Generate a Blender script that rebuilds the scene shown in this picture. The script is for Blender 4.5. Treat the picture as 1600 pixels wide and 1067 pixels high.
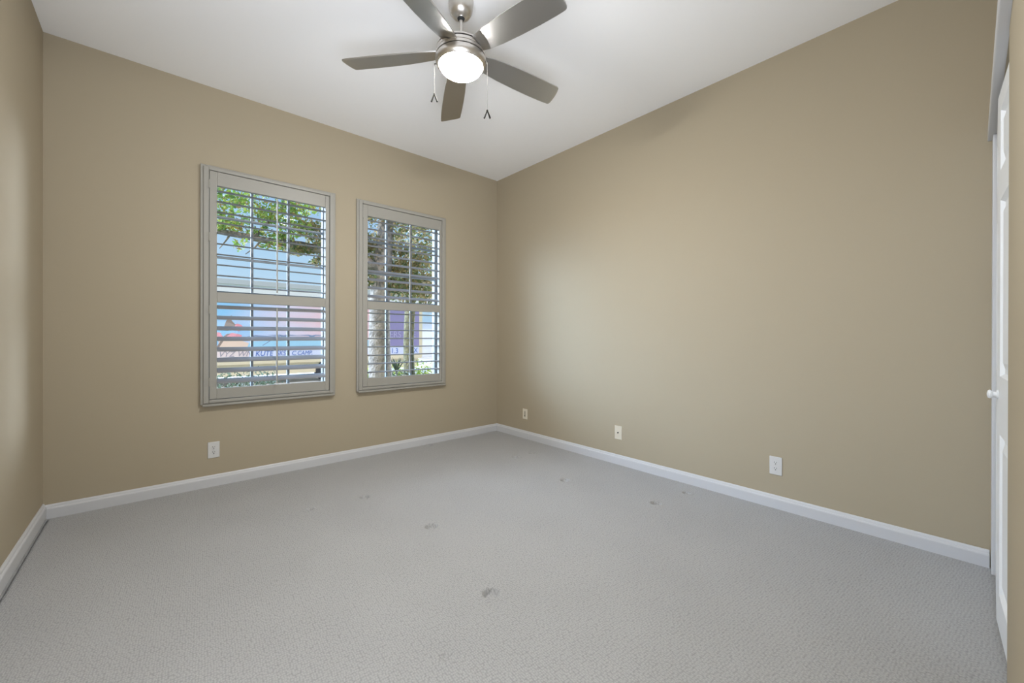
import bpy, bmesh, math, random
import numpy as np
from mathutils import Vector, Matrix, Euler

for o in list(bpy.data.objects):
    bpy.data.objects.remove(o)
SC = bpy.context.scene
COL = SC.collection
rnd = random.Random(7)

# ---------------------------------------------------------------- camera
cam_d = bpy.data.cameras.new('camera')
cam = bpy.data.objects.new('camera', cam_d)
COL.objects.link(cam)
YAW, PITCH, ROLL = 0.72227, -0.00129, 0.00212
fw = Vector((math.sin(YAW)*math.cos(PITCH), math.cos(YAW)*math.cos(PITCH), math.sin(PITCH)))
rt = Vector((math.cos(YAW), -math.sin(YAW), 0))
up = rt.cross(fw)
rt2 = rt*math.cos(ROLL) + up*math.sin(ROLL)
up2 = -rt*math.sin(ROLL) + up*math.cos(ROLL)
CAM = Vector((-3.14008, -3.84298, 1.15277))
m = Matrix((rt2, up2, -fw)).transposed().to_4x4()
m.translation = CAM
cam.matrix_world = m
cam_d.sensor_fit = 'HORIZONTAL'
cam_d.sensor_width = 36.0
cam_d.lens = 632.687/1600*36.0
cam_d.shift_y = -7.51/1600
cam_d.clip_start = 0.02
cam_d.clip_end = 300
SC.camera = cam

# ---------------------------------------------------------------- colour management, sky, sun, fill
SC.view_settings.view_transform = 'Standard'
SC.view_settings.look = 'None'
SC.view_settings.gamma = 1.0
SC.view_settings.use_curve_mapping = False
SC.view_settings.exposure = 0.0

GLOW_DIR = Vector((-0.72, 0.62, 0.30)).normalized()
world = bpy.data.worlds.new('sky')
SC.world = world
world.use_nodes = True
nt = world.node_tree
nt.nodes.clear()
tc = nt.nodes.new('ShaderNodeTexCoord')
sep = nt.nodes.new('ShaderNodeSeparateXYZ')
nt.links.new(tc.outputs['Generated'], sep.inputs[0])
ramp = nt.nodes.new('ShaderNodeValToRGB')
cr = ramp.color_ramp
cr.elements[0].position = 0.0
cr.elements[0].color = (0.66, 0.85, 1.0, 1)
cr.elements[1].position = 0.6
cr.elements[1].color = (0.12, 0.30, 0.75, 1)
e = cr.elements.new(0.16); e.color = (0.50, 0.76, 1.0, 1)
nt.links.new(sep.outputs['Z'], ramp.inputs[0])
# added out-of-view sky glows to light the side walls: (direction, sharpness, colour)
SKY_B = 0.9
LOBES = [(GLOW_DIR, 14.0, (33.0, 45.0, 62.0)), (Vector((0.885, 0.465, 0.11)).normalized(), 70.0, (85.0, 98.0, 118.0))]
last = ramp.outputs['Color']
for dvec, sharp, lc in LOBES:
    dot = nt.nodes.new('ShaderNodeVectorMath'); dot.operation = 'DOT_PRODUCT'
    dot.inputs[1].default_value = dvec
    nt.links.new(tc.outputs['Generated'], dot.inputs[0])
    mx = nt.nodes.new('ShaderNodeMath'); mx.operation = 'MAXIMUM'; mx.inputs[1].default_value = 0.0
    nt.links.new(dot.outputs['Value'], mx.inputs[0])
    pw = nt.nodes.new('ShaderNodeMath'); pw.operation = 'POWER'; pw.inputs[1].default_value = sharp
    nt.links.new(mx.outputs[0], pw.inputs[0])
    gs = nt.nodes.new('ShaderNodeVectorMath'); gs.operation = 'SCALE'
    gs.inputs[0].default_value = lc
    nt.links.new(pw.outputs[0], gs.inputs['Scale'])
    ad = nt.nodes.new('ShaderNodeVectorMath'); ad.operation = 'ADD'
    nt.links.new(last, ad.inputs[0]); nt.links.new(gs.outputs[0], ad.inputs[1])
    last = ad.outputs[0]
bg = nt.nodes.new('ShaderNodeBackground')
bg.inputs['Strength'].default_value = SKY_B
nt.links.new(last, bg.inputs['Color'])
wo = nt.nodes.new('ShaderNodeOutputWorld')
nt.links.new(bg.outputs[0], wo.inputs[0])

sun_d = bpy.data.lights.new('sun', 'SUN')
sun_d.energy = 3.2
sun_d.color = (1.0, 0.95, 0.86)
sun_d.angle = math.radians(0.6)
sun = bpy.data.objects.new('sun', sun_d)
COL.objects.link(sun)
sun.location = (-6, -8, 14)
sun.rotation_euler = (-Vector((-0.45, -0.55, 1.15))).to_track_quat('-Z', 'Y').to_euler()

# added unseen fill lamp, tilted up to brighten ceiling and upper walls
fl_d = bpy.data.lights.new('bounce_fill', 'AREA')
fl_d.shape = 'DISK'; fl_d.size = 1.6
fl_d.energy = 27.0
fl_d.color = (0.92, 0.98, 1.10)
fb = bpy.data.objects.new('bounce_fill', fl_d)
COL.objects.link(fb)
fb.location = (-2.9, -3.7, 1.5)
fb.rotation_euler = Vector((0.40, 0.50, 1.10)).to_track_quat('-Z', 'Y').to_euler()

# second added fill, out of view, aimed at the ceiling towards the windows
f2_d = bpy.data.lights.new('ceiling_fill', 'AREA')
f2_d.shape = 'DISK'; f2_d.size = 1.2
f2_d.spread = math.radians(80)
f2_d.energy = 10.0
f2_d.color = (0.92, 0.98, 1.10)
f2 = bpy.data.objects.new('ceiling_fill', f2_d)
COL.objects.link(f2)
f2.location = (-3.0, -4.0, 0.7)
f2.rotation_euler = (Vector((-1.7, -1.5, 3.05))-Vector(f2.location)).to_track_quat('-Z', 'Y').to_euler()

# added fill by the solid side wall, evens out long wall and floor
en_d = bpy.data.lights.new('side_fill', 'AREA')
en_d.shape = 'RECTANGLE'; en_d.size = 0.7; en_d.size_y = 1.5
en_d.energy = 27.0
en_d.color = (0.95, 1.0, 1.06)
en = bpy.data.objects.new('side_fill', en_d)
COL.objects.link(en)
en.location = (-3.58, -3.3, 1.25)
en.rotation_euler = Vector((0.90, 0.45, -0.03)).to_track_quat('-Z', 'Y').to_euler()

# ---------------------------------------------------------------- helpers
def mat(name, color, rough=0.6, metallic=0.0, spec=0.5, noise=None, bump=None, emit=None, translucent=0.0):
    """principled material; noise=(scale, amount) mottles the colour, bump=(scale, strength, distance)"""
    M = bpy.data.materials.new(name)
    M.use_nodes = True
    n = M.node_tree.nodes; l = M.node_tree.links
    b = n['Principled BSDF']
    b.inputs['Base Color'].default_value = (*color, 1)
    b.inputs['Roughness'].default_value = rough
    b.inputs['Metallic'].default_value = metallic
    b.inputs['Specular IOR Level'].default_value = spec
    if noise or bump:
        t = n.new('ShaderNodeTexCoord')
    if noise:
        nz = n.new('ShaderNodeTexNoise'); nz.inputs['Scale'].default_value = noise[0]; nz.inputs['Detail'].default_value = 4
        l.new(t.outputs['Object'], nz.inputs['Vector'])
        mr = n.new('ShaderNodeMapRange')
        mr.inputs['From Min'].default_value = 0.3; mr.inputs['From Max'].default_value = 0.7
        mr.inputs['To Min'].default_value = 1-noise[1]; mr.inputs['To Max'].default_value = 1+noise[1]
        l.new(nz.outputs['Fac'], mr.inputs['Value'])
        vm = n.new('ShaderNodeVectorMath'); vm.operation = 'SCALE'; vm.inputs[0].default_value = color
        l.new(mr.outputs[0], vm.inputs['Scale'])
        l.new(vm.outputs[0], b.inputs['Base Color'])
    if bump:
        nb = n.new('ShaderNodeTexNoise'); nb.inputs['Scale'].default_value = bump[0]; nb.inputs['Detail'].default_value = 3
        l.new(t.outputs['Object'], nb.inputs['Vector'])
        bp = n.new('ShaderNodeBump'); bp.inputs['Strength'].default_value = bump[1]; bp.inputs['Distance'].default_value = bump[2]
        l.new(nb.outputs['Fac'], bp.inputs['Height'])
        l.new(bp.outputs[0], b.inputs['Normal'])
    if emit:
        b.inputs['Emission Color'].default_value = (*emit[0], 1)
        b.inputs['Emission Strength'].default_value = emit[1]
    return M

def glass_mat(name, tint=(1, 1, 1)):
    M = bpy.data.materials.new(name); M.use_nodes = True
    n = M.node_tree.nodes; l = M.node_tree.links; n.clear()
    tr = n.new('ShaderNodeBsdfTransparent'); tr.inputs[0].default_value = (*tint, 1)
    g = n.new('ShaderNodeBsdfGlossy'); g.inputs['Roughness'].default_value = 0.02
    f = n.new('ShaderNodeFresnel'); f.inputs['IOR'].default_value = 1.35
    x = n.new('ShaderNodeMixShader'); o = n.new('ShaderNodeOutputMaterial')
    ge = n.new('ShaderNodeNewGeometry'); inv = n.new('ShaderNodeMath'); inv.operation = 'SUBTRACT'; inv.inputs[0].default_value = 1.0
    l.new(ge.outputs['Backfacing'], inv.inputs[1])
    mu = n.new('ShaderNodeMath'); mu.operation = 'MULTIPLY'; l.new(f.outputs[0], mu.inputs[0]); l.new(inv.outputs[0], mu.inputs[1])
    l.new(mu.outputs[0], x.inputs[0]); l.new(tr.outputs[0], x.inputs[1]); l.new(g.outputs[0], x.inputs[2]); l.new(x.outputs[0], o.inputs[0])
    return M

def leaf_mat(name, stops, rough=0.5):
    """leaves: each leaf its own hue, partly translucent"""
    M = bpy.data.materials.new(name); M.use_nodes = True
    n = M.node_tree.nodes; l = M.node_tree.links; n.clear()
    g = n.new('ShaderNodeNewGeometry')
    r = n.new('ShaderNodeValToRGB'); c = r.color_ramp; c.interpolation = 'CONSTANT'
    c.elements[0].position = 0; c.elements[0].color = (*stops[0][1], 1)
    c.elements[1].position = stops[1][0]; c.elements[1].color = (*stops[1][1], 1)
    for p, k in stops[2:]:
        e = c.elements.new(p); e.color = (*k, 1)
    l.new(g.outputs['Random Per Island'], r.inputs[0])
    d = n.new('ShaderNodeBsdfDiffuse'); t = n.new('ShaderNodeBsdfTranslucent')
    gl_ = n.new('ShaderNodeBsdfGlossy'); gl_.inputs['Roughness'].default_value = 0.4
    x = n.new('ShaderNodeMixShader'); x.inputs[0].default_value = 0.45
    y = n.new('ShaderNodeMixShader'); y.inputs[0].default_value = 0.06
    o = n.new('ShaderNodeOutputMaterial')
    l.new(r.outputs[0], d.inputs[0]); l.new(r.outputs[0], t.inputs[0])
    l.new(d.outputs[0], x.inputs[1]); l.new(t.outputs[0], x.inputs[2])
    l.new(x.outputs[0], y.inputs[1]); l.new(gl_.outputs[0], y.inputs[2]); l.new(y.outputs[0], o.inputs[0])
    return M

def box(bm, x0, x1, y0, y1, z0, z1):
    v = [bm.verts.new((x, y, z)) for x in (x0, x1) for y in (y0, y1) for z in (z0, z1)]
    for f in ((0, 1, 3, 2), (4, 6, 7, 5), (0, 4, 5, 1), (2, 3, 7, 6), (0, 2, 6, 4), (1, 5, 7, 3)):
        bm.faces.new([v[i] for i in f])
    return v

def prism(bm, pts, axis, a0, a1):
    """closed 2-D outline extruded along an axis: axis 'x' -> pts are (y,z), 'y' -> (x,z), 'z' -> (x,y)"""
    def P(p, a):
        return {'x': (a, p[0], p[1]), 'y': (p[0], a, p[1]), 'z': (p[0], p[1], a)}[axis]
    A = [bm.verts.new(P(p, a0)) for p in pts]
    B = [bm.verts.new(P(p, a1)) for p in pts]
    n = len(pts)
    bm.faces.new(A[::-1]); bm.faces.new(B)
    for i in range(n):
        bm.faces.new((A[i], A[(i+1) % n], B[(i+1) % n], B[i]))

def lathe(bm, prof, seg=48, c=(0, 0, 0), cap=True):
    """prof: list of (r, z) from bottom to top"""
    rings = []
    for r, z in prof:
        if r < 1e-6:
            rings.append([bm.verts.new((c[0], c[1], c[2]+z))])
        else:
            rings.append([bm.verts.new((c[0]+r*math.cos(2*math.pi*i/seg), c[1]+r*math.sin(2*math.pi*i/seg), c[2]+z)) for i in range(seg)])
    for a, b in zip(rings, rings[1:]):
        if len(a) == 1 and len(b) == 1: continue
        for i in range(seg):
            j = (i+1) % seg
            if len(a) == 1: bm.faces.new((a[0], b[j], b[i]))
            elif len(b) == 1: bm.faces.new((a[i], a[j], b[0]))
            else: bm.faces.new((a[i], a[j], b[j], b[i]))
    if cap:
        if len(rings[0]) > 1: bm.faces.new(rings[0][::-1])
        if len(rings[-1]) > 1: bm.faces.new(rings[-1])

def tube(bm, pts, radii, seg=10):
    rings = []
    pts = [Vector(p) for p in pts]
    for i, p in enumerate(pts):
        d = (pts[min(i+1, len(pts)-1)] - pts[max(i-1, 0)]).normalized()
        a = d.orthogonal().normalized() if i == 0 else (rings_a - d*rings_a.dot(d)).normalized()
        rings_a = a
        b = d.cross(a)
        rings.append([bm.verts.new(p + (a*math.cos(2*math.pi*k/seg) + b*math.sin(2*math.pi*k/seg))*radii[i]) for k in range(seg)])
    for a, b in zip(rings, rings[1:]):
        for k in range(seg):
            bm.faces.new((a[k], a[(k+1) % seg], b[(k+1) % seg], b[k]))
    bm.faces.new(rings[0][::-1]); bm.faces.new(rings[-1])

def link(name, bm, M, parent=None, smooth=False, bevel=0.0, seg=2, matrix=None):
    bmesh.ops.recalc_face_normals(bm, faces=bm.faces[:])
    me = bpy.data.meshes.new(name)
    bm.to_mesh(me); bm.free()
    if M is not None: me.materials.append(M)
    if smooth:
        for p in me.polygons: p.use_smooth = True
    o = bpy.data.objects.new(name, me)
    COL.objects.link(o)
    if parent is not None: o.parent = parent
    if matrix is not None: o.matrix_local = matrix
    if bevel > 0:
        b = o.modifiers.new('bevel', 'BEVEL'); b.width = bevel; b.segments = seg; b.limit_method = 'ANGLE'; b.angle_limit = math.radians(40)
    if smooth:
        # split at sharp edges
        es = o.modifiers.new('edges', 'EDGE_SPLIT'); es.split_angle = math.radians(40)
    return o

def empty(name, loc, rot=(0, 0, 0)):
    o = bpy.data.objects.new(name, None); COL.objects.link(o)
    o.location = loc; o.rotation_euler = rot
    o.empty_display_size = 0.1
    return o

def tag(o, label, cat, group=None):
    o['label'] = label; o['category'] = cat
    if group: o['group'] = group
    return o

def struct(o, label, cat):
    o['kind'] = 'structure'; o['label'] = label; o['category'] = cat
    return o

B = bmesh.new

# ---------------------------------------------------------------- materials
WALL = (0.400, 0.343, 0.248)
m_wall = mat('beige_paint', WALL, 0.75, spec=0.25, bump=(90, 0.06, 0.004))
m_ceil = mat('ceiling_paint', (0.94, 0.94, 0.94), 0.85, spec=0.2, bump=(70, 0.05, 0.004))
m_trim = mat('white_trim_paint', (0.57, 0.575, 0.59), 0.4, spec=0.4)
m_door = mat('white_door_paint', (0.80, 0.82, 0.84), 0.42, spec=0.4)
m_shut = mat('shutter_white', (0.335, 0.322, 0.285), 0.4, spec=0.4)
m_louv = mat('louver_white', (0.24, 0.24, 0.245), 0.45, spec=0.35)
m_winframe = mat('window_frame_grey', (0.24, 0.265, 0.29), 0.5)
m_glass = glass_mat('window_glass')
m_stucco = mat('outside_stucco', (0.62, 0.56, 0.46), 0.9, bump=(30, 0.3, 0.01))
m_nickel = mat('brushed_nickel', (0.62, 0.59, 0.55), 0.32, metallic=1.0)
m_dark = mat('dark_gap', (0.02, 0.02, 0.02), 0.8)
m_plate = mat('white_plate', (0.62, 0.615, 0.605), 0.35)
m_almond = mat('almond_plate', (0.66, 0.60, 0.49), 0.4)
m_slot = mat('slot_dark', (0.03, 0.025, 0.02), 0.6)
m_metal = mat('screw_metal', (0.6, 0.58, 0.55), 0.35, metallic=1.0)

def blade_mat():
    M = mat('silver_blade', (0.52, 0.51, 0.495), 0.28, metallic=1.0)
    return M
m_blade = blade_mat()

def carpet_mat():
    M = bpy.data.materials.new('berber_carpet'); M.use_nodes = True
    n = M.node_tree.nodes; l = M.node_tree.links
    b = n['Principled BSDF']; b.inputs['Roughness'].default_value = 0.95; b.inputs['Specular IOR Level'].default_value = 0.1
    b.inputs['Sheen Weight'].default_value = 0.15
    t = n.new('ShaderNodeTexCoord')
    # rows of loops
    w = n.new('ShaderNodeTexWave'); w.wave_type = 'BANDS'; w.bands_direction = 'Y'
    w.inputs['Scale'].default_value = 34; w.inputs['Distortion'].default_value = 3.0; w.inputs['Detail'].default_value = 2; w.inputs['Detail Scale'].default_value = 3
    l.new(t.outputs['Object'], w.inputs['Vector'])
    mp = n.new('ShaderNodeMapping'); mp.inputs['Rotation'].default_value = (0, 0, 0.10); mp.inputs['Scale'].default_value = (1.0, 0.72, 1.0)
    l.new(t.outputs['Object'], mp.inputs['Vector'])
    v = n.new('ShaderNodeTexVoronoi'); v.voronoi_dimensions = '2D'; v.inputs['Scale'].default_value = 122; v.inputs['Randomness'].default_value = 0.55
    l.new(mp.outputs[0], v.inputs['Vector'])
    nz = n.new('ShaderNodeTexNoise'); nz.inputs['Scale'].default_value = 240; nz.inputs['Detail'].default_value = 3
    l.new(t.outputs['Object'], nz.inputs['Vector'])
    big = n.new('ShaderNodeTexNoise'); big.inputs['Scale'].default_value = 2.2; big.inputs['Detail'].default_value = 3
    l.new(t.outputs['Object'], big.inputs['Vector'])
    a1 = n.new('ShaderNodeMath'); a1.operation = 'MULTIPLY'; a1.inputs[1].default_value = 0.12; l.new(w.outputs['Fac'], a1.inputs[0])
    a2 = n.new('ShaderNodeMath'); a2.operation = 'SUBTRACT'; l.new(a1.outputs[0], a2.inputs[0]); l.new(v.outputs['Distance'], a2.inputs[1])
    a3 = n.new('ShaderNodeMath'); a3.operation = 'ADD'; l.new(a2.outputs[0], a3.inputs[0]); l.new(nz.outputs['Fac'], a3.inputs[1])
    bp = n.new('ShaderNodeBump'); bp.inputs['Strength'].default_value = 0.5; bp.inputs['Distance'].default_value = 0.005
    l.new(a3.outputs[0], bp.inputs['Height']); l.new(bp.outputs[0], b.inputs['Normal'])
    mr = n.new('ShaderNodeMapRange'); mr.inputs['From Min'].default_value = -0.35; mr.inputs['From Max'].default_value = 0.65
    mr.inputs['To Min'].default_value = 0.72; mr.inputs['To Max'].default_value = 1.20
    l.new(a3.outputs[0], mr.inputs['Value'])
    mb = n.new('ShaderNodeMapRange'); mb.inputs['From Min'].default_value = 0.3; mb.inputs['From Max'].default_value = 0.7
    mb.inputs['To Min'].default_value = 0.97; mb.inputs['To Max'].default_value = 1.03
    l.new(big.outputs['Fac'], mb.inputs['Value'])
    mm = n.new('ShaderNodeMath'); mm.operation = 'MULTIPLY'; l.new(mr.outputs[0], mm.inputs[0]); l.new(mb.outputs[0], mm.inputs[1])
    vm = n.new('ShaderNodeVectorMath'); vm.operation = 'SCALE'; vm.inputs[0].default_value = (0.378, 0.378, 0.376)
    l.new(mm.outputs[0], vm.inputs['Scale']); l.new(vm.outputs[0], b.inputs['Base Color'])
    return M
m_carpet = carpet_mat()

# ---------------------------------------------------------------- room shell
# corner of window wall and long wall is the origin; window wall is y = 0, long wall is x = 0
L, H, YF = 3.668, 3.05, -3.92      # room width, ceiling height, face of the closet wall
T = 0.20
WINS = ((-2.400, 'one'), (-1.232, 'two'))      # window centres
WZ0, WZ1, WHW = 0.66, 2.41, 0.445              # opening
xs = []
# window wall with two openings
bm = B()
def wall_strip(x0, x1, z0, z1): box(bm, x0, x1, 0, T, z0, z1)
edges = [-L-T] + [c+s*WHW for c, _ in WINS for s in (-1, 1)] + [T]
for i in range(0, 6, 2):
    wall_strip(edges[i], edges[i+1], -0.2, H+0.1)
for c, _ in WINS:
    wall_strip(c-WHW, c+WHW, -0.2, WZ0)
    wall_strip(c-WHW, c+WHW, WZ1, H+0.1)
bmesh.ops.remove_doubles(bm, verts=bm.verts[:], dist=1e-5)
struct(link('wall_back', bm, m_wall), 'beige painted wall with the two shuttered windows', 'wall')
bm = B(); box(bm, 0, T, -6.2, 0, -0.2, H+0.1)
struct(link('wall_right', bm, m_wall), 'long bare beige wall opposite the doorway side', 'wall')
bm = B(); box(bm, -L-T, -L, -6.2, 0, -0.2, H+0.1)
struct(link('wall_left', bm, m_wall), 'narrow sliver of beige wall at the edge of the photo', 'wall')
# closet / door wall: header, stub with rounded corners, doorway behind the camera
STUB0, STUB1, TF = -2.60, -1.085, 0.12
R = 0.022
bm = B()
pts = []
def arc(cx, cy, a0, a1, n=6):
    return [(cx+R*math.cos(a0+(a1-a0)*k/n), cy+R*math.sin(a0+(a1-a0)*k/n)) for k in range(n+1)]
pts += arc(STUB1-R, YF-R, 0, math.pi/2) + arc(STUB0+R, YF-R, math.pi/2, math.pi) + [(STUB0, YF-TF), (STUB1, YF-TF)]
prism(bm, pts, 'z', 0.0, H)
box(bm, STUB1-0.03, 0.0, YF-TF, YF-0.002, 2.135, H)
box(bm, -L, STUB0+0.03, YF-TF, YF-0.002, 2.135, H)
box(bm, -0.10, 0.0, YF-TF, YF-0.002, 0, 2.15)
struct(link('wall_front', bm, m_wall, smooth=True), 'beige wall end with rounded corner beside the closet', 'wall')
# closet interior and hall behind
bm = B()
box(bm, -1.4, 0.0, -4.75, -4.68, 0, H); box(bm, -1.42, -1.36, -4.75, YF-TF, 0, H)
struct(link('wall_closet', bm, m_wall), 'beige closet wall behind the folding doors', 'wall')
bm = B(); box(bm, -L, -1.42, -6.2, -6.1, 0, H)
struct(link('wall_hall', bm, m_wall), 'beige hall wall behind the doorway', 'wall')
bm = B(); box(bm, -L-T, T, -6.2, T, H, H+0.15)
struct(link('ceiling', bm, m_ceil), 'flat white painted ceiling', 'ceiling')

# carpet, with the dents left by furniture
DENTS = [(-2.008, -2.418, .036, .013), (-1.883, -1.681, .036, .013), (-2.012, -.971, .034, .012), (-2.364, -.935, .026, .008), (-.558, -.972, .032, .010),
         (-.673, -1.691, .034, .011), (-.540, -2.402, .034, .011), (-.198, -2.457, .026, .010), (-.963, -.060, .030, .012), (-2.35, -2.60, .022, .004), (-.35, -.98, .03, .006)]
def grid_axis(lo, hi, fine, step):
    out, x = [lo], lo
    while x < hi-1e-6:
        d = min(abs(x-f) for f in fine)
        x += 0.0045 if d < 0.06 else step
        out.append(min(x, hi))
    return np.array(out)
gx = grid_axis(-L-T, T, [d[0] for d in DENTS], 0.02)
gy = grid_axis(-6.2, T, [d[1] for d in DENTS], 0.02)
gx = np.unique(np.round(np.concatenate([gx, [-L+q for q in (0.015, 0.017, 0.024, 0.027)]]), 5))
X, Y = np.meshgrid(gx, gy, indexing='ij')
Z = np.zeros_like(X)
for dx, dy, r, dep in DENTS:
    q = np.sqrt((X-dx)**2+(Y-dy)**2)/r
    k = np.clip((1.15-q)/0.55, 0, 1)
    Z -= 2.0*dep*k*k*(3-2*k)
    Z += 0.002*np.exp(-((q-1.5)/0.25)**2)
# narrow dark gap between carpet edge and the baseboard on the wall sliver
Z -= 0.03*((X > -L+0.016) & (X < -L+0.025) & (Y < -0.02) & (Y > YF))
nx, ny = X.shape
V = np.stack([X, Y, Z], -1).reshape(-1, 3)
idx = np.arange(nx*ny).reshape(nx, ny)
F = np.stack([idx[:-1, :-1], idx[1:, :-1], idx[1:, 1:], idx[:-1, 1:]], -1).reshape(-1, 4)
me = bpy.data.meshes.new('floor')
me.from_pydata(V.tolist(), [], F.tolist())
me.polygons.foreach_set('use_smooth', [True]*len(me.polygons))
me.materials.append(m_carpet)
fl = bpy.data.objects.new('floor', me); COL.objects.link(fl)
struct(fl, 'light grey looped carpet with small furniture dents', 'carpet floor')

# baseboards
BP = [(0, 0), (0.018, 0), (0.018, 0.060), (0.016, 0.066), (0.011, 0.070), (0.009, 0.078), (0.004, 0.086), (0, 0.086)]
def baseboard(name, label, axis, a0, a1, off, sgn, z=0.0):
    bm = B(); prism(bm, [(off+sgn*d, h+z) for d, h in BP], axis, a0, a1)
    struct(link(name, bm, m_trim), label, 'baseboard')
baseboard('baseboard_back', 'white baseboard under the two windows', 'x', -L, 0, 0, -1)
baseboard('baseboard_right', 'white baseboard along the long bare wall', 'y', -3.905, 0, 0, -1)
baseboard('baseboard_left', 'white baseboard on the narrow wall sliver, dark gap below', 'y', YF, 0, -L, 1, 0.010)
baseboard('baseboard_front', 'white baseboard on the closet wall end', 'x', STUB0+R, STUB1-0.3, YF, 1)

# ---------------------------------------------------------------- windows (structure)
for i, (c, nm) in enumerate(WINS):
    w = empty('window_%d' % (i+1), (c, 0, WZ0))
    struct(w, 'grid window behind the shutter %s' % ('farther from the room corner' if i == 0 else 'nearer the room corner'), 'window')
    h = WZ1-WZ0
    bm = B()
    y0, y1 = 0.085, 0.135
    fr = 0.035
    box(bm, -WHW, -WHW+fr, y0, y1, 0, h); box(bm, WHW-fr, WHW, y0, y1, 0, h)
    box(bm, -WHW+fr, WHW-fr, y0, y1, 0, fr); box(bm, -WHW+fr, WHW-fr, y0, y1, h-fr, h)
    # meeting rail and sash edges
    box(bm, -WHW+fr, WHW-fr, 0.09, 0.13, 0.80, 0.845)
    link('window_frame', bm, m_winframe, w, bevel=0.003)
    bm = B()
    for xx in (-0.138, 0.132):
        box(bm, xx-0.009, xx+0.009, 0.098, 0.122, fr, 0.80); box(bm, xx-0.009, xx+0.009, 0.098, 0.122, 0.845, h-fr)
    for zz in (1.774-WZ0, 2.092-WZ0):
        box(bm, -WHW+fr, WHW-fr, 0.0985, 0.1215, zz-0.009, zz+0.009)
    link('muntins', bm, m_winframe, w)
    bm = B(); box(bm, -WHW+fr-0.005, WHW-fr+0.005, 0.108, 0.112, fr-0.005, h-fr+0.005)
    link('pane', bm, m_glass, w)

# ---------------------------------------------------------------- plantation shutters
def louver_bm(zs, tilt, hw):
    bm = B()
    n = 14
    ca, sa = math.cos(tilt), math.sin(tilt)
    for z in zs:
        pts = []
        for k in range(n):
            a = 2*math.pi*k/n
            u, v = 0.0445*math.cos(a), 0.0058*math.sin(a)
            # inner edge (towards -y) lower
            pts.append((-0.012 + u*ca - v*sa, z + u*sa + v*ca))
        prism(bm, pts, 'x', -hw, hw)
    return bm

def make_shutter(c, label, up_tilt, lo_tilt, rod_dx):
    r = empty('plantation_shutter', (c, 0, 0.625))
    tag(r, label, 'window shutter', 'white plantation shutters on the window wall')
    z = lambda w: w-0.625
    # fixed outer frame, stepped moulding
    bm = B()
    def frame_ring(bm, x0, x1, z0, z1, wx, wz, ya, yb):
        box(bm, x0, x0+wx, ya, yb, z0, z1); box(bm, x1-wx, x1, ya, yb, z0, z1)
        box(bm, x0+wx, x1-wx, ya, yb, z1-wz, z1); box(bm, x0+wx, x1-wx, ya, yb, z0, z0+wz)
    frame_ring(bm, -0.487, 0.487, z(0.627), z(2.444), 0.030, 0.022, -0.024, 0.0)
    frame_ring(bm, -0.470, 0.470, z(0.640), z(2.430), 0.034, 0.024, -0.036, 0.055)
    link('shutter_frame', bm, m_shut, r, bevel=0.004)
    # sill lip
    bm = B(); box(bm, -0.474, 0.480, -0.040, -0.001, z(0.616), z(0.632))
    link('frame_sill', bm, m_shut, r, bevel=0.003)
    # hinged panel
    bm = B()
    xl, xr, pz0, pz1, ya, yb = -0.4325, 0.4325, z(0.668), z(2.403), -0.031, 0.006
    box(bm, xl, -0.386, ya, yb, pz0, pz1); box(bm, 0.398, xr, ya, yb, pz0, pz1)
    box(bm, -0.386, 0.398, ya, yb, z(2.298), pz1); box(bm, -0.386, 0.398, ya, yb, pz0, z(0.748))
    box(bm, -0.386, 0.398, ya, yb, z(1.408), z(1.486))
    pn = link('shutter_panel', bm, m_shut, r, bevel=0.003)
    up = [z(2.262) - 0.0808*i for i in range(10)]
    lo = [z(1.372) - 0.0815*i for i in range(8)]
    M = Matrix.Translation((0.006, 0, 0))
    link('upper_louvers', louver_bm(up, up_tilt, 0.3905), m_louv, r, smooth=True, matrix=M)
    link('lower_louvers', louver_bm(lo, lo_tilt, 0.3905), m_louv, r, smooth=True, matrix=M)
    for zs, tilt in ((up, up_tilt), (lo, lo_tilt)):
        yy = -0.012 - 0.0445*math.cos(tilt) - 0.006
        dz = -0.0445*math.sin(tilt)
        bm = B()
        box(bm, rod_dx-0.0055, rod_dx+0.0055, yy-0.0085, yy+0.003, zs[-1]+dz-0.025, zs[0]+dz+0.022)
        rod = link('tilt_rod', bm, m_shut, r, bevel=0.002)
    for zz in (0.80, 1.35, 1.90, 2.30):
        bm = B()
        box(bm, -0.447, -0.4305, -0.039, -0.030, z(zz)-0.032, z(zz)+0.032)
        tube(bm, [(-0.4355, -0.040, z(zz)-0.032), (-0.4355, -0.040, z(zz)+0.032)], [0.004, 0.004], 8)
        link('hinge', bm, m_shut, r)
    return r
make_shutter(-2.400, 'white plantation shutter farther from the room corner, upper louvers level and lower ones half closed', math.radians(8), math.radians(21), 0.012)
make_shutter(-1.232, 'white plantation shutter nearer the room corner, upper louvers half closed and lower ones level', math.radians(22), math.radians(1), 0.036)

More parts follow.
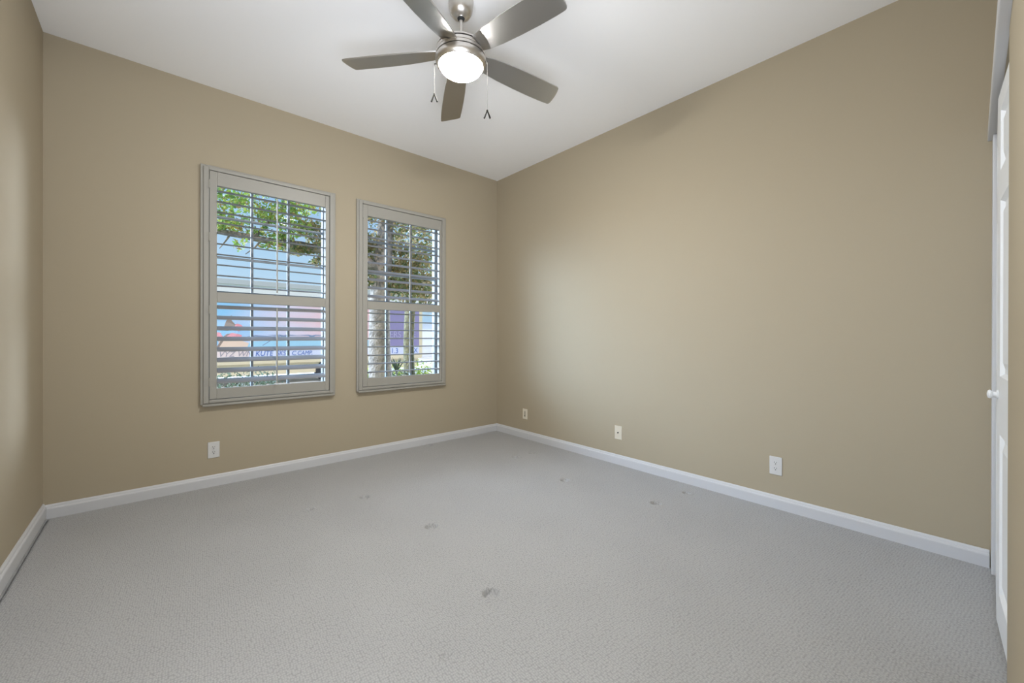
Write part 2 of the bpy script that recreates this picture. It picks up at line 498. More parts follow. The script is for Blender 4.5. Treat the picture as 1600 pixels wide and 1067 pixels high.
# ---------------------------------------------------------------- outlet plates
def plate(name, label, cat, loc, rot, w, h, M, kind):
    r = empty(name, loc, (0, 0, rot))
    tag(r, label, cat, 'wall plates')
    # local: plate in xz plane, facing -y
    bm = B(); box(bm, -w/2, w/2, -0.006, 0, -h/2, h/2)
    link('plate', bm, M, r, bevel=0.004)
    if kind == 'duplex':
        for s in (1, -1):
            bm = B()
            pts = [(0.0172*math.cos(a)*1.0, s*0.0195 + max(-0.0125, min(0.0125, 0.0172*math.sin(a)))) for a in [2*math.pi*k/28 for k in range(28)]]
            prism(bm, pts, 'y', -0.0078, -0.0055)
            rc = link('receptacle', bm, M, r)
            bm = B()
            box(bm, -0.0080, -0.0050, -0.0082, -0.0076, s*0.0195+0.0005, s*0.0195+0.0085)
            box(bm, 0.0050, 0.0076, -0.0082, -0.0076, s*0.0195+0.0015, s*0.0195+0.0080)
            prism(bm, [(0.0030*math.cos(2*math.pi*k/12), s*0.0195-0.0065+0.0034*math.sin(2*math.pi*k/12)) for k in range(12)], 'y', -0.0082, -0.0076)
            link('slots', bm, m_slot, rc)
        sc = [(0, 0)]
    elif kind == 'coax':
        bm = B(); prism(bm, [(0.0062*math.cos(2*math.pi*k/6), 0.0062*math.sin(2*math.pi*k/6)) for k in range(6)], 'y', -0.010, -0.0055)
        prism(bm, [(0.0046*math.cos(2*math.pi*k/16), 0.0046*math.sin(2*math.pi*k/16)) for k in range(16)], 'y', -0.017, -0.010)
        link('connector', bm, m_slot, r)
        sc = [(0, 0.041), (0, -0.041)]
    else:
        bm = B(); box(bm, -0.0115, 0.0115, -0.0085, -0.0055, -0.032, 0.032)
        j = link('jack', bm, mat('jack_grey', (0.42, 0.39, 0.31), 0.5), r, bevel=0.001)
        bm = B(); box(bm, -0.006, 0.006, -0.0090, -0.0083, -0.024, -0.013)
        link('socket', bm, m_slot, j)
        sc = [(0, 0.045), (0, -0.045)]
    for sx, sz in sc:
        bm = B(); prism(bm, [(sx+0.0032*math.cos(2*math.pi*k/10), sz+0.0032*math.sin(2*math.pi*k/10)) for k in range(10)], 'y', -0.0072, -0.0058)
        link('screw', bm, m_metal if kind != 'coax' else M, r)
    return r
plate('outlet_plate', 'white duplex outlet plate on the window wall below the shutters', 'outlet', (-2.803, 0, 0.277), 0, 0.074, 0.122, m_plate, 'duplex')
plate('outlet_plate', 'white duplex outlet plate low on the long bare wall', 'outlet', (0, -2.973, 0.284), math.pi/2*-1, 0.074, 0.122, m_plate, 'duplex')
plate('cable_plate', 'beige cable plate with one round connector low on the bare wall', 'wall plate', (0, -1.737, 0.285), math.pi/2*-1, 0.074, 0.122, m_almond, 'coax')
plate('phone_plate', 'small cream phone jack plate on the bare wall beside the room corner', 'wall plate', (0, -0.509, 0.274), math.pi/2*-1, 0.074, 0.116, mat('cream_plate', (0.72, 0.67, 0.56), 0.4), 'phone')

# ---------------------------------------------------------------- closet: trim and folding doors
bm = B(); box(bm, -0.098, 0.0, YF-0.03, -3.909, 0, 2.135)
struct(link('trim_1', bm, m_trim, bevel=0.004), 'white upright closet casing against the long wall', 'trim')
bm = B(); box(bm, -1.40, 0.0, YF-0.004, -3.894, 2.135, 2.200)
struct(link('trim_2', bm, m_trim, bevel=0.003), 'white head casing over the closet doors', 'trim')
door = empty('door_1', (-0.10, YF, 0.0))
struct(door, 'white folding closet door with raised panels and a round knob', 'closet door')
def door_leaf(p0, p1):
    """a 6-panel bifold leaf from p0 to p1 (world x,y of the room-side face), hinge order right to left"""
    p0, p1 = Vector((*p0, 0)), Vector((*p1, 0))
    d = (p1-p0); ln = d.length-0.004; d.normalize()
    nrm = Vector((d.y, -d.x, 0))      # towards the room?
    if nrm.y < 0: nrm = -nrm
    bm = B()
    z0, z1, th = 0.018, 2.112, 0.034
    # stiles and rails around three recessed panels with raised fields
    pr = [(0.15, 0.775), (1.0, 1.685), (1.80, 2.035)]
    st = 0.085
    box(bm, 0, st, -th, 0, z0, z1); box(bm, ln-st, ln, -th, 0, z0, z1)
    zr = [z0] + [q for p in pr for q in p] + [z1]
    for i in range(0, 8, 2):
        box(bm, st, ln-st, -th, 0, zr[i], zr[i+1])
    for a, b in pr:
        # sloping moulding and raised field
        def ring(ins, y):
            return [bm.verts.new((x, y, z)) for x, z in ((st+ins, a+ins), (ln-st-ins, a+ins), (ln-st-ins, b-ins), (st+ins, b-ins))]
        rs = [ring(0, 0), ring(0.012, -0.012), ring(0.028, -0.012), ring(0.055, -0.003)]
        for p, q in zip(rs, rs[1:]):
            for k in range(4): bm.faces.new((p[k], p[(k+1) % 4], q[(k+1) % 4], q[k]))
        bm.faces.new(rs[-1])
        rb = ring(0, -th+0.008); bm.faces.new(rb)
    M = Matrix((d, nrm, Vector((0, 0, 1)))).transposed().to_4x4()
    M.translation = p0 - door.location; M.translation.z = 0
    o = link('door_leaf', bm, m_door, door, matrix=M)
    return o, ln
FOLD = (-0.592, -3.9115)
leafA, lnA = door_leaf((-0.102, -3.922), FOLD)
leafB, lnB = door_leaf(FOLD, (-1.088, -3.9365))
bm = B()
prof = [(0.0, 0.0), (0.017, 0.0), (0.017, 0.003), (0.0115, 0.005), (0.0105, 0.012), (0.0125, 0.016), (0.0165, 0.0185), (0.0175, 0.022), (0.015, 0.0265), (0.007, 0.029), (0.0, 0.0295)]
lathe(bm, prof, 28)
link('door_knob', bm, m_door, leafB, smooth=True, matrix=Matrix.Translation((0.035, 0, 0.925)) @ Matrix.Rotation(-math.pi/2, 4, 'X'))

# ---------------------------------------------------------------- ceiling fan
FX, FY = -1.845, -1.932
fan = empty('ceiling_fan', (FX, FY, H))
tag(fan, 'brushed nickel five-blade ceiling fan with lit white bowl lamp and two pull chains', 'ceiling fan')
bm = B()
z = lambda w: w-H
lathe(bm, [(0.014, z(2.945)), (0.022, z(2.945)), (0.026, z(2.949)), (0.034, z(2.951)), (0.050, z(2.960)), (0.063, z(2.982)), (0.069, z(3.01)), (0.070, z(3.05))], 56, cap=False)
link('canopy', bm, m_nickel, fan, smooth=True)
bm = B(); lathe(bm, [(0.0, z(2.932)), (0.010, z(2.932)), (0.018, z(2.938)), (0.0215, z(2.947)), (0.0215, z(2.955)), (0.012, z(2.958))], 32, cap=False)
link('ball_collar', bm, m_dark, fan, smooth=True)
bm = B(); lathe(bm, [(0.0105, z(2.785)), (0.0105, z(2.95))], 24)
link('downrod', bm, m_nickel, fan, smooth=True)
bm = B(); lathe(bm, [(0.134, z(2.742)), (0.137, z(2.744)), (0.138, z(2.757)), (0.128, z(2.758)), (0.128, z(2.765)), (0.136, z(2.766)), (0.135, z(2.775)), (0.120, z(2.787)), (0.060, z(2.795)), (0.024, z(2.798)), (0.020, z(2.815)), (0.0, z(2.815))], 64)
link('motor_housing', bm, m_nickel, fan, smooth=True)
bm = B(); lathe(bm, [(0.122, z(2.716)), (0.122, z(2.744)), (0.1295, z(2.7575)), (0.1295, z(2.7655))], 64)
link('shadow_band', bm, m_dark, fan, smooth=True)
bm = B(); lathe(bm, [(0.136, z(2.722)), (0.140, z(2.723)), (0.140, z(2.737)), (0.136, z(2.738))], 64)
link('flywheel', bm, m_nickel, fan, smooth=True)
bm = B(); lathe(bm, [(0.119, z(2.6745)), (0.126, z(2.672)), (0.136, z(2.680)), (0.1415, z(2.695)), (0.1425, z(2.712)), (0.139, z(2.718)), (0.05, z(2.719))], 64, cap=False)
link('light_kit_ring', bm, m_nickel, fan, smooth=True)
BOWL = 310.0
m_bowl = mat('lit_opal_glass', (0.95, 0.92, 0.85), 0.4, emit=((0.98, 0.97, 0.94), BOWL))
bm = B()
prof = [(0.0, -0.052)] + [(0.1185*math.sin(a), -0.052*math.cos(a)) for a in [math.pi/2*k/14 for k in range(1, 15)]] + [(0.1185, 0.006)]
lathe(bm, [(r, z(2.674)+h) for r, h in prof], 56)
link('glass_bowl', bm, m_bowl, fan, smooth=True)

def blade_bm():
    bm = B()
    # outline in (r, w): root to tip, w>0 is the ccw side
    up_ = [(0.130, 0.046), (0.17, 0.056), (0.26, 0.066), (0.38, 0.072), (0.50, 0.0745), (0.60, 0.0735), (0.650, 0.071), (0.661, 0.068), (0.667, 0.060)]
    tip = [(0.670, 0.040), (0.668, 0.0), (0.660, -0.035)]
    dn = [(0.648, -0.062), (0.641, -0.0675), (0.630, -0.069), (0.55, -0.071), (0.45, -0.0715), (0.34, -0.069), (0.24, -0.062), (0.17, -0.053), (0.130, -0.044)]
    pts = up_ + tip + dn
    def P(r, w, top):
        # droop toward the tip, slight camber
        zz = -0.028*((r-0.13)/0.54) + 0.006*(1-(w/0.075)**2)
        return (r, w, zz + (0.0035 if top else -0.0035))
    A = [bm.verts.new(P(r, w, True)) for r, w in pts]; C_ = [bm.verts.new(P(r, w, False)) for r, w in pts]
    n = len(pts)
    for i in range(n): bm.faces.new((A[i], A[(i+1) % n], C_[(i+1) % n], C_[i]))
    # strips across: pair up_/dn
    top_l, bot_l = list(range(n)), None
    i, j = 0, n-1
    while j - i > 2:
        bm.faces.new((A[i], A[i+1], A[j-1], A[j])); bm.faces.new((C_[j], C_[j-1], C_[i+1], C_[i]))
        i += 1; j -= 1
    if j-i == 2:
        bm.faces.new((A[i], A[i+1], A[j])); bm.faces.new((C_[j], C_[i+1], C_[i]))
    return bm
def arm_bm():
    bm = B()
    pts = [(0.085, 0.030), (0.125, 0.033), (0.165, 0.036), (0.175, 0.028), (0.175, -0.028), (0.165, -0.036), (0.125, -0.033), (0.085, -0.030)]
    prism(bm, pts, 'z', 0.0035, 0.0095)
    return bm
blade0 = None
for k in range(5):
    ang = math.radians(62.9+72*k)
    M = Matrix.Translation((0, 0, z(2.742))) @ Matrix.Rotation(ang, 4, 'Z') @ Matrix.Rotation(math.radians(-13), 4, 'X')
    if blade0 is None:
        blade0 = link('fan_blade', blade_bm(), m_blade, fan, smooth=True, matrix=M)
        arm0 = link('blade_arm', arm_bm(), m_nickel, blade0, bevel=0.001)
    else:
        b = blade0.copy(); COL.objects.link(b); b.parent = fan; b.matrix_local = M
        a = arm0.copy(); COL.objects.link(a); a.parent = b
# pull chains
cr_ = Vector((math.cos(YAW), -math.sin(YAW)))
m_fob = mat('fob_dark_nickel', (0.012, 0.0115, 0.010), 0.7, spec=0.03)
def chain(off, fwd, ztop, zfob):
    p = Vector((off*cr_.x + fwd*math.sin(YAW), off*cr_.y + fwd*math.cos(YAW)))
    bm = B()
    tube(bm, [(p.x*0.93, p.y*0.93, z(2.690)), (p.x, p.y, z(2.690)), (p.x, p.y, z(2.678))], [0.003, 0.003, 0.002], 8)
    zz = 2.678
    while zz > zfob:
        bmesh.ops.create_icosphere(bm, subdivisions=1, radius=0.0013, matrix=Matrix.Translation((p.x, p.y, z(zz))))
        zz -= 0.0042
    tube(bm, [(p.x, p.y, z(2.678)), (p.x, p.y, z(zfob))], [0.0008, 0.0008], 6)
    ch = link('pull_chain', bm, mat('chain_metal', (0.06, 0.058, 0.054), 0.7, spec=0.05), fan, smooth=False)
    bm = B()
    # open wishbone fob
    for s in (-1, 1):
        tube(bm, [(p.x, p.y, z(zfob)), (p.x+s*0.010*cr_.x, p.y+s*0.010*cr_.y, z(zfob)-0.026), (p.x+s*0.0165*cr_.x, p.y+s*0.0165*cr_.y, z(zfob)-0.044)], [0.0035, 0.0042, 0.0048], 8)
    bmesh.ops.create_icosphere(bm, subdivisions=2, radius=0.005, matrix=Matrix.Translation((p.x, p.y, z(zfob))))
    link('chain_fob', bm, m_fob, ch, smooth=True)
chain(-0.150, 0.0, 2.640, 2.520)
chain(0.150, -0.02, 2.625, 2.417)

# ---------------------------------------------------------------- outside
G = -0.20
m_ground = mat('driveway_concrete', (0.62, 0.60, 0.56), 0.9, noise=(1.5, 0.08))
m_lawn = mat('lawn', (0.16, 0.20, 0.08), 0.95, noise=(3.0, 0.35), bump=(40, 0.5, 0.03))
bm = B(); box(bm, -60, 60, 7.4, 80, G-0.05, G)
struct(link('street', bm, m_ground), 'pale sunlit concrete street and driveway outside', 'street')
bm = B(); box(bm, -60, 60, T, 7.4, G-0.05, G)
struct(link('ground', bm, m_lawn), 'shaded planting bed between window wall and street', 'ground')
# eave over the windows
bm = B(); box(bm, -8, 4, T, T+0.75, 2.95, 3.10)
struct(link('roof_eave', bm, m_stucco), 'pale roof overhang outside above the windows', 'roof')

# --- trailer with painted side
TY = 9.0
tr = empty('box_trailer', (0, TY, G))
tag(tr, 'white box trailer with painted sunset scene and blue lettering, parked outside', 'trailer')
tz = lambda w: w-G
def flat(name, pts, M, y=-0.004, th=0.003, parent=tr):
    """thin painted shape on the trailer side; pts in world x,z"""
    bm = B(); prism(bm, [(x, tz(zz)) for x, zz in pts], 'y', y, y+th)
    return link(name, bm, M, parent)
TX0, TX1, TZ0, TZ1 = -5.0, 3.92, 0.44, 2.62
def paint(name, c, emit=None): return mat(name, c, 0.35)
def mural_mat():
    M = bpy.data.materials.new('painted_sunset'); M.use_nodes = True
    n = M.node_tree.nodes; l = M.node_tree.links
    b = n['Principled BSDF']; b.inputs['Roughness'].default_value = 0.35
    t = n.new('ShaderNodeTexCoord'); s = n.new('ShaderNodeSeparateXYZ'); l.new(t.outputs['Object'], s.inputs[0])
    mp = n.new('ShaderNodeMapping'); mp.inputs['Scale'].default_value = (0.35, 1, 1.6); l.new(t.outputs['Object'], mp.inputs['Vector'])
    nz = n.new('ShaderNodeTexNoise'); nz.inputs['Scale'].default_value = 1.2; nz.inputs['Detail'].default_value = 5; l.new(mp.outputs[0], nz.inputs['Vector'])
    mr = n.new('ShaderNodeMapRange'); mr.inputs['From Min'].default_value = -2.0; mr.inputs['From Max'].default_value = 1.0
    l.new(s.outputs['X'], mr.inputs['Value'])
    ad = n.new('ShaderNodeMath'); ad.operation = 'MULTIPLY_ADD'; ad.inputs[1].default_value = 0.9; ad.inputs[2].default_value = -0.45; l.new(nz.outputs['Fac'], ad.inputs[0])
    a2 = n.new('ShaderNodeMath'); a2.operation = 'ADD'; l.new(mr.outputs[0], a2.inputs[0]); l.new(ad.outputs[0], a2.inputs[1])
    r = n.new('ShaderNodeValToRGB'); c = r.color_ramp
    c.elements[0].position = 0.0; c.elements[0].color = (0.32, 0.62, 0.92, 1)
    c.elements[1].position = 1.0; c.elements[1].color = (0.96, 0.58, 0.60, 1)
    e = c.elements.new(0.30); e.color = (0.62, 0.70, 0.93, 1)
    e = c.elements.new(0.62); e.color = (0.85, 0.72, 0.85, 1)
    l.new(a2.outputs[0], r.inputs[0]); l.new(r.outputs[0], b.inputs['Base Color'])
    return M
m_white_tr = paint('trailer_white', (0.86, 0.84, 0.84))
m_blue = paint('sea_blue', (0.42, 0.70, 0.90)); m_navy = paint('letter_blue', (0.10, 0.19, 0.55)); m_mauve = paint('block_mauve', (0.33, 0.28, 0.50))
m_pale = paint('pale_lilac', (0.74, 0.76, 0.95)); m_pinkband = paint('pale_pink', (0.93, 0.76, 0.74)); m_tan = paint('tan_stripe', (0.82, 0.70, 0.50))
m_bird = paint('bird_brown', (0.34, 0.25, 0.22)); m_pink = paint('flower_pink', (0.92, 0.35, 0.42)); m_peach = paint('peach', (0.93, 0.68, 0.55)); m_grey = paint('trailer_grey', (0.55, 0.56, 0.57))
m_bluegrey = paint('gull_blue', (0.28, 0.34, 0.52)); m_script = paint('script_grey', (0.42, 0.36, 0.42))
m_tyre = mat('tyre_rubber', (0.03, 0.03, 0.035), 0.8)
bm = B(); box(bm, TX0, TX1, 0, 2.4, tz(TZ0), tz(TZ1))
link('trailer_body', bm, m_white_tr, tr, bevel=0.02)
bm = B(); box(bm, TX0, TX1+0.02, -0.03, 2.43, tz(2.50), tz(2.64))
link('roof_rail', bm, m_grey, tr, bevel=0.01)
bm = B(); box(bm, TX1-0.10, TX1+0.02, -0.02, 0.1, tz(TZ0), tz(2.5))
link('corner_post', bm, m_tan, tr, bevel=0.01)
flat('mural', [(TX0, 0.44), (2.45, 0.44), (2.45, 2.20), (TX0, 2.20)], mural_mat(), -0.004, 0.004)
flat('sea_band', [(-1.45, 0.76), (2.45, 0.76), (2.45, 1.02), (-0.6, 1.03), (-1.2, 0.99)], m_blue, -0.007)
flat('lettering_band', [(-1.25, 0.56), (2.45, 0.56), (2.45, 0.77), (-1.25, 0.77)], m_pale, -0.008)
flat('lettering_band', [(TX0, 0.53), (-1.25, 0.56), (-1.25, 0.77), (TX0, 0.77)], m_pinkband, -0.008)
flat('skirt_stripe', [(TX0, 0.38), (TX1, 0.38), (TX1, 0.50), (TX0, 0.50)], m_tan, -0.010)
flat('peach_patch', [(-1.9, 0.79), (-1.3, 0.80), (-1.25, 0.95), (-1.42, 1.02), (-1.7, 1.08), (-1.92, 1.05)], m_peach, -0.0085)
def blob(cx, cz, rx, rz, n=16, jit=0.18):
    return [(cx+rx*math.cos(2*math.pi*k/n)*(1+rnd.uniform(-jit, jit)), cz+rz*math.sin(2*math.pi*k/n)*(1+rnd.uniform(-jit, jit))) for k in range(n)]
for q in ((-1.52, 1.37, .13, .10), (-1.95, 1.14, .12, .10), (-1.62, 1.13, .20, .08)):
    flat('painted_flower', blob(*q), m_pink, -0.010)
flat('painted_bird', [(-1.93, 1.30), (-1.80, 1.38), (-1.76, 1.52), (-1.68, 1.66), (-1.63, 1.68), (-1.64, 1.55), (-1.55, 1.44), (-1.60, 1.34), (-1.72, 1.28)], m_bird, -0.011)
flat('painted_branch', [(-1.99, 0.80), (-1.93, 0.80), (-1.74, 1.14), (-1.66, 1.20), (-1.72, 1.20), (-1.80, 1.14)], m_bird, -0.0115)
flat('painted_pelican', [(-1.42, 1.10), (-1.1, 1.13), (-0.84, 1.10), (-0.80, 1.06), (-0.7, 1.09), (-0.45, 1.15), (-0.7, 1.13), (-0.80, 1.14), (-0.88, 1.15), (-1.1, 1.17)], m_bluegrey, -0.010)
for bx in (-0.42, 0.32):
    flat('painted_gull', [(bx-.40, 1.165), (bx-.1, 1.155), (bx, 1.08), (bx+.1, 1.155), (bx+.42, 1.16), (bx+.1, 1.185), (bx, 1.165), (bx-.1, 1.185)], m_bluegrey, -0.010)
flat('painted_reed', [(-0.95, 0.88), (-0.92, 0.88), (-0.74, 1.01), (-0.77, 1.01)], m_bluegrey, -0.010)
flat('painted_reed', [(-0.62, 1.40), (-0.60, 1.40), (-0.54, 1.56), (-0.56, 1.56)], m_bluegrey, -0.010)
def text(s, x, zz, size, M, shear=0.0, sx=1.0, name='lettering'):
    cu = bpy.data.curves.new(name, 'FONT'); cu.body = s; cu.size = size; cu.shear = shear; cu.extrude = 0.002
    f = bpy.data.objects.new('font', cu); COL.objects.link(f)
    me = bpy.data.meshes.new_from_object(f.evaluated_get(bpy.context.evaluated_depsgraph_get()))
    bpy.data.objects.remove(f); bpy.data.curves.remove(cu)
    me.name = name; me.materials.clear(); me.materials.append(M)
    o = bpy.data.objects.new(name, me); COL.objects.link(o)
    o.parent = tr
    o.matrix_local = Matrix.Translation((x, -0.013, tz(zz))) @ Matrix.Rotation(math.pi/2, 4, 'X') @ Matrix.Diagonal((sx, 1, 1, 1))
    return o
text('VYZ WN', -1.93, 0.60, 0.20, m_script, 0.3, 0.95)
text('KUTE', -1.11, 0.60, 0.20, m_navy, 0.2, 0.85)
text('SKS', -0.60, 0.60, 0.19, m_navy, 0.2, 0.75)
text('C', -0.22, 0.60, 0.17, m_navy, 0.1)
text('CAMP.', -0.08, 0.60, 0.17, m_navy, 0.25, 0.85)
# far end of the trailer, seen through the second window
flat('mauve_panel', [(2.45, 0.80), (3.82, 0.80), (3.82, 2.2), (2.45, 2.2)], m_mauve, -0.006)
flat('lettering_band', [(2.45, 0.52), (3.82, 0.52), (3.82, 0.80), (2.45, 0.80)], m_pale, -0.008)
m_dimletter = paint('letter_mauve', (0.50, 0.45, 0.66))
text('ERS', 2.72, 1.10, 0.30, m_dimletter, 0, 0.9)
text('E', 3.55, 1.10, 0.30, m_dimletter, 0, 0.9)
text('941.3', 2.56, 0.575, 0.24, m_navy, 0, 0.9)
text('1X', 3.50, 0.575, 0.24, m_navy, 0, 0.9)
for wx in (-3.6, -2.7, 0.75, 1.65):
    bm = B(); prism(bm, [(wx+0.31*math.cos(2*math.pi*k/28), 0.31+0.31*math.sin(2*math.pi*k/28)) for k in range(28)], 'y', 0.02, 0.24)
    wh = link('wheel', bm, m_tyre, tr, bevel=0.02)
    bm = B(); prism(bm, [(wx+0.17*math.cos(2*math.pi*k/20), 0.31+0.17*math.sin(2*math.pi*k/20)) for k in range(20)], 'y', 0.005, 0.03)
    link('hub', bm, m_grey, wh)
bm = B(); box(bm, TX0+0.1, TX1-0.1, 0.06, 2.34, 0.27, tz(TZ0)+0.01)
link('chassis', bm, m_tan, tr)

# --- far house
hs = empty('neighbour_house', (9.5, 19, G))
tag(hs, 'pale blue house across the street seen past the trailer end', 'house')
bm = B(); box(bm, -3.5, 8, 0, 8, 0, 3.0)
link('house_walls', bm, mat('pale_blue_wall', (0.55, 0.68, 0.74), 0.8), hs)
bm = B(); prism(bm, [(-0.6, 2.95), (8.6, 2.95), (4.0, 5.2)], 'x', -4.1, 8.6)
link('house_roof', bm, mat('roof_tile', (0.62, 0.55, 0.50), 0.8, noise=(6, .15)), hs)
bm = B(); box(bm, -2.2, 2.6, -0.03, 0.02, 0, 2.2)
for k in range(4): box(bm, -2.15, 2.55, -0.045, -0.02, 0.05+k*0.54, 0.53+k*0.54)
link('garage_door', bm, mat('garage_white', (0.80, 0.80, 0.82), 0.6), hs)
bm = B(); box(bm, -3.55, -3.3, -0.06, 0.1, 0, 3.0)
link('corner_board', bm, mat('tan_board', (0.74, 0.62, 0.46), 0.7), hs)

# --- trees
m_bark = mat('grey_bark', (0.24, 0.20, 0.165), 0.95, noise=(9, 0.45), bump=(22, 1.0, 0.03))
m_leafA = leaf_mat('tree_leaves', [(0, (0.171, 0.291, 0.044)), (0.25, (0.291, 0.410, 0.061)), (0.5, (0.120, 0.205, 0.044)), (0.68, (0.410, 0.445, 0.085)), (0.85, (0.359, 0.222, 0.068))])
m_leafB = leaf_mat('dry_leaves', [(0, (0.171, 0.205, 0.061)), (0.3, (0.291, 0.205, 0.085)), (0.55, (0.095, 0.129, 0.044)), (0.75, (0.393, 0.291, 0.120))])
m_leafH = leaf_mat('hedge_leaves', [(0, (0.386, 0.496, 0.051)), (0.4, (0.496, 0.564, 0.085)), (0.75, (0.222, 0.342, 0.044))])
m_leafS = leaf_mat('shrub_leaves', [(0, (0.137, 0.171, 0.103)), (0.4, (0.205, 0.232, 0.154)), (0.75, (0.085, 0.120, 0.068))])
m_leafF = leaf_mat('far_leaves', [(0, (0.188, 0.359, 0.051)), (0.5, (0.274, 0.445, 0.085)), (0.8, (0.137, 0.257, 0.051))])
def leaves(name, clusters, size, M, parent, seed):
    """clusters: (x,y,z, rx,ry,rz, n) in the parent's local frame; each leaf a small folded diamond"""
    rg = np.random.default_rng(seed)
    Vs, Fs = [], []
    k = 0
    for (cx, cy, cz, rx, ry, rz, n) in clusters:
        d = rg.normal(size=(n, 3)); d /= np.linalg.norm(d, axis=1)[:, None]
        rad = rg.random(n)**0.45
        P = np.array([cx, cy, cz]) + d*rad[:, None]*np.array([rx, ry, rz])
        for p in P:
            a = rg.normal(size=3); a /= np.linalg.norm(a)
            b = np.cross(a, rg.normal(size=3)); b /= np.linalg.norm(b)
            nn = np.cross(a, b)
            s = size*rg.uniform(0.65, 1.3)
            Vs += [p-a*s, p+b*s*0.42+nn*s*0.12, p+a*s, p-b*s*0.42+nn*s*0.12]
            Fs += [(k, k+1, k+2), (k, k+2, k+3)]
            k += 4
    me = bpy.data.meshes.new(name)
    me.from_pydata([tuple(v) for v in Vs], [], Fs)
    me.materials.append(M)
    o = bpy.data.objects.new(name, me); COL.objects.link(o); o.parent = parent
    return o
# shade tree whose trunk stands in the second window and whose limb crosses the first
t1 = empty('shade_tree', (0.0, 3.4, G))
tag(t1, 'shade tree with thick grey trunk and a limb reaching across both windows', 'tree')
bm = B()
tube(bm, [(0.02, 0, -0.05), (0.0, 0, 0.4), (-0.03, 0, 1.2), (-0.02, 0, 2.0), (0.03, 0, 2.7), (0.15, .1, 3.6), (0.3, .2, 4.6)], [0.27, 0.215, 0.19, 0.18, 0.17, 0.13, 0.06], 16)
link('trunk', bm, m_bark, t1, smooth=True)
def bz(p): return (p[0], p[1], p[2]-G)
bm = B()
tube(bm, [bz(p) for p in [(0.0, 0, 2.35), (-0.45, 0, 2.55), (-1.0, 0, 2.585), (-1.36, 0, 2.635), (-1.73, 0.02, 2.625), (-2.15, 0.03, 2.66), (-2.5, 0.05, 2.68), (-3.0, 0.1, 2.80)]], [0.12, 0.085, 0.07, 0.06, 0.052, 0.046, 0.04, 0.025], 12)
link('limb', bm, m_bark, t1, smooth=True)
bm = B(); tube(bm, [bz(p) for p in [(-1.1, 0, 2.6), (-1.0, .05, 2.85), (-0.8, .1, 3.3)]], [0.04, 0.03, 0.015], 8); link('twig', bm, m_bark, t1, smooth=True)
bm = B(); tube(bm, [bz(p) for p in [(-1.9, 0, 2.64), (-2.0, .0, 2.50), (-2.12, .0, 2.38)]], [0.02, 0.012, 0.005], 8); link('twig', bm, m_bark, t1, smooth=True)
bm = B(); tube(bm, [bz(p) for p in [(-2.3, 0, 2.67), (-2.36, 0, 2.55), (-2.44, 0, 2.42)]], [0.018, 0.012, 0.005], 8); link('twig', bm, m_bark, t1, smooth=True)
bm = B(); tube(bm, [bz(p) for p in [(-2.0, 0, 2.66), (-1.8, .05, 2.95), (-1.7, .1, 3.3)]], [0.025, 0.02, 0.01], 8); link('twig', bm, m_bark, t1, smooth=True)
cl = []
for (x, zz, rx, rz, n) in [(-2.45, 3.12, .28, .20, 200), (-2.15, 3.22, .25, .16, 180), (-2.30, 2.92, .32, .12, 200), (-1.85, 3.02, .28, .18, 230), (-1.55, 3.15, .30, .14, 210), (-1.45, 2.90, .28, .14, 210),
                           (-2.4, 2.74, .25, .06, 90), (-1.95, 2.76, .25, .06, 90), (-1.6, 2.73, .2, .08, 110), (-1.75, 2.56, .2, .05, 60), (-2.2, 2.50, .10, .10, 22),
                           (-2.9, 3.1, .3, .3, 200), (-2.7, 3.4, .4, .2, 160), (-1.9, 3.5, .4, .2, 200), (-1.2, 3.4, .4, .2, 200)]:
    cl.append((x, rnd.uniform(-.15, .25), zz-G, rx, 0.35, rz, int(n*1.5)))
leaves('green_leaves', cl, 0.040, m_leafA, t1, 3)
cl = []
for (x, zz, rx, rz, n) in [(-1.15, 2.95, .22, .16, 200), (-1.05, 2.66, .26, .12, 250), (-1.35, 2.58, .22, .08, 160), (-0.98, 2.45, .18, .08, 120), (-0.85, 2.9, .25, .25, 220),
                           (-0.5, 2.9, .35, .35, 420), (-0.15, 2.75, .35, .35, 480), (0.25, 2.85, .4, .4, 500), (0.0, 2.42, .35, .25, 380), (0.45, 2.40, .3, .22, 320), (0.75, 2.65, .35, .3, 380),
                           (0.9, 2.25, .25, .2, 220), (-0.2, 2.2, .22, .2, 220), (0.55, 2.1, .28, .18, 260), (0.2, 2.12, .25, .16, 220), (1.1, 3.0, .4, .4, 330), (0.5, 3.3, .5, .3, 330), (-0.3, 3.4, .5, .3, 330), (0.85, 1.98, .2, .1, 90)]:
    cl.append((x, rnd.uniform(-.1, .3), zz-G, rx, 0.4, rz, int(n*1.8)))
leaves('brown_leaves', cl, 0.042, m_leafB, t1, 5)
# second, thinner trunk
t2 = empty('slender_tree', (1.60, 5.4, G))
tag(t2, 'slender tree with dark trunk in front of the trailer, seen past the shutter rod', 'tree')
bm = B()
tube(bm, [(0.02, 0, -0.05), (0.0, 0, 0.5), (-0.02, 0, 1.2), (0.02, 0, 2.0), (0.1, .1, 3.0), (0.2, .2, 4.2)], [0.16, 0.135, 0.125, 0.13, 0.09, 0.04], 14)
link('trunk', bm, mat('olive_bark', (0.20, 0.175, 0.10), 0.95, noise=(8, .4), bump=(20, 1, .03)), t2, smooth=True)
leaves('leafy_crown', [(0.1, 0, 2.7, .7, .5, .5, 600), (0.5, .1, 2.3, .4, .4, .3, 300), (-.4, .1, 2.4, .4, .4, .3, 280), (-.1, .1, 3.6, .9, .6, .6, 500), (.9, .2, 3.0, .5, .4, .5, 300)], 0.055, m_leafB, t2, 8)
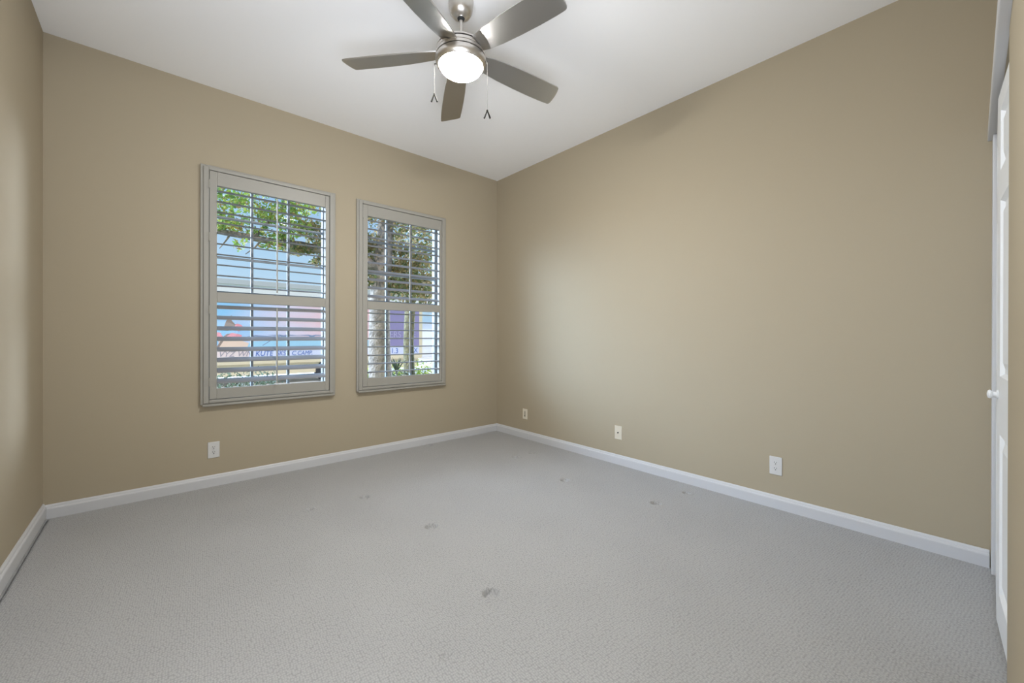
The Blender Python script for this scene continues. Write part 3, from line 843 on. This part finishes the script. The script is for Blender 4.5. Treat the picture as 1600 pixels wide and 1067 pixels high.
# hedge and shrubs
hd = empty('clipped_hedge', (1.6, 5.9, G))
tag(hd, 'bright yellow-green hedge along the trailer, low in the second window', 'hedge')
leaves('hedge_foliage', [(x, 0, 0.36, .38, .30, .36, 520) for x in (-1.2, -.6, 0.0, .55, 1.1, 1.6)], 0.034, m_leafH, hd, 11)
for x in (-1.2, -.6, 0.0, .55, 1.1, 1.6):
    bm = B(); tube(bm, [(x, 0, -.02), (x+.03, 0, .3)], [.02, .012], 6); link('hedge_stem', bm, m_bark, hd)
def shrub(loc, label, cl, M, seed, size=0.035):
    s = empty('shrub', loc); tag(s, label, 'shrub', 'shrubs in the bed outside')
    leaves('shrub_foliage', cl, size, M, s, seed)
    for q in cl:
        bm = B(); tube(bm, [(q[0]*.5, q[1], -.02), (q[0], q[1], q[2])], [.015, .006], 6); link('shrub_stem', bm, m_bark, s)
shrub((-1.75, 4.6, G), 'grey-green shrub low behind the half-closed lower louvers', [(0, 0, .42, .40, .35, .40, 600), (-.45, 0, .38, .35, .3, .36, 450), (.33, 0, .25, .2, .2, .2, 160)], m_leafS, 21)
shrub((1.15, 5.0, G), 'dim olive shrub below the slender trunk', [(0, 0, .30, .35, .25, .24, 420), (-.4, 0, .22, .3, .25, .2, 250), (.4, 0, .2, .25, .25, .18, 200)], m_leafS, 22)
# small spiky plant
ag = empty('spiky_plant', (0.62, 4.05, G+0.2)); ag.location.z = G
tag(ag, 'small dark spiky plant standing between the two trunks', 'plant')
bm = B()
for k in range(9):
    a = 2*math.pi*k/9; s = 0.10+0.05*(k % 3)
    base = Vector((0.012*math.cos(a), 0.012*math.sin(a), 0.62)); tipp = Vector((s*math.cos(a), s*math.sin(a), 0.86+0.05*(k % 2)))
    tube(bm, [base, base.lerp(tipp, .5)+Vector((0, 0, .03)), tipp], [0.012, 0.014, 0.002], 5)
link('spiky_leaves', bm, m_leafS, ag)
bm = B(); tube(bm, [(0, 0, -.03), (0.01, 0, .3), (0, 0, .64)], [.022, .018, .018], 8)
link('stem', bm, m_bark, ag)
# treetop over the trailer roof
for i, (x, y, h, lab) in enumerate([(2.4, 17.0, 3.35, 'round green treetop showing over the trailer roof'), (-3.4, 17.0, 3.3, 'small treetop above the trailer roof at the window edge')]):
    ft = empty('distant_tree', (x, y, G)); tag(ft, lab, 'tree', 'distant trees across the street')
    bm = B(); tube(bm, [(0, 0, -.05), (0, 0, 1.5), (.1, 0, h-.4)], [.12, .10, .05], 10); link('trunk', bm, m_bark, ft, smooth=True)
    leaves('leafy_crown', [(0, 0, h-.25, .75, .6, .5, 800), (.5, 0, h-.5, .5, .5, .4, 300), (-.6, 0, h-.6, .5, .5, .4, 300)], 0.07, m_leafF, ft, 31+i)
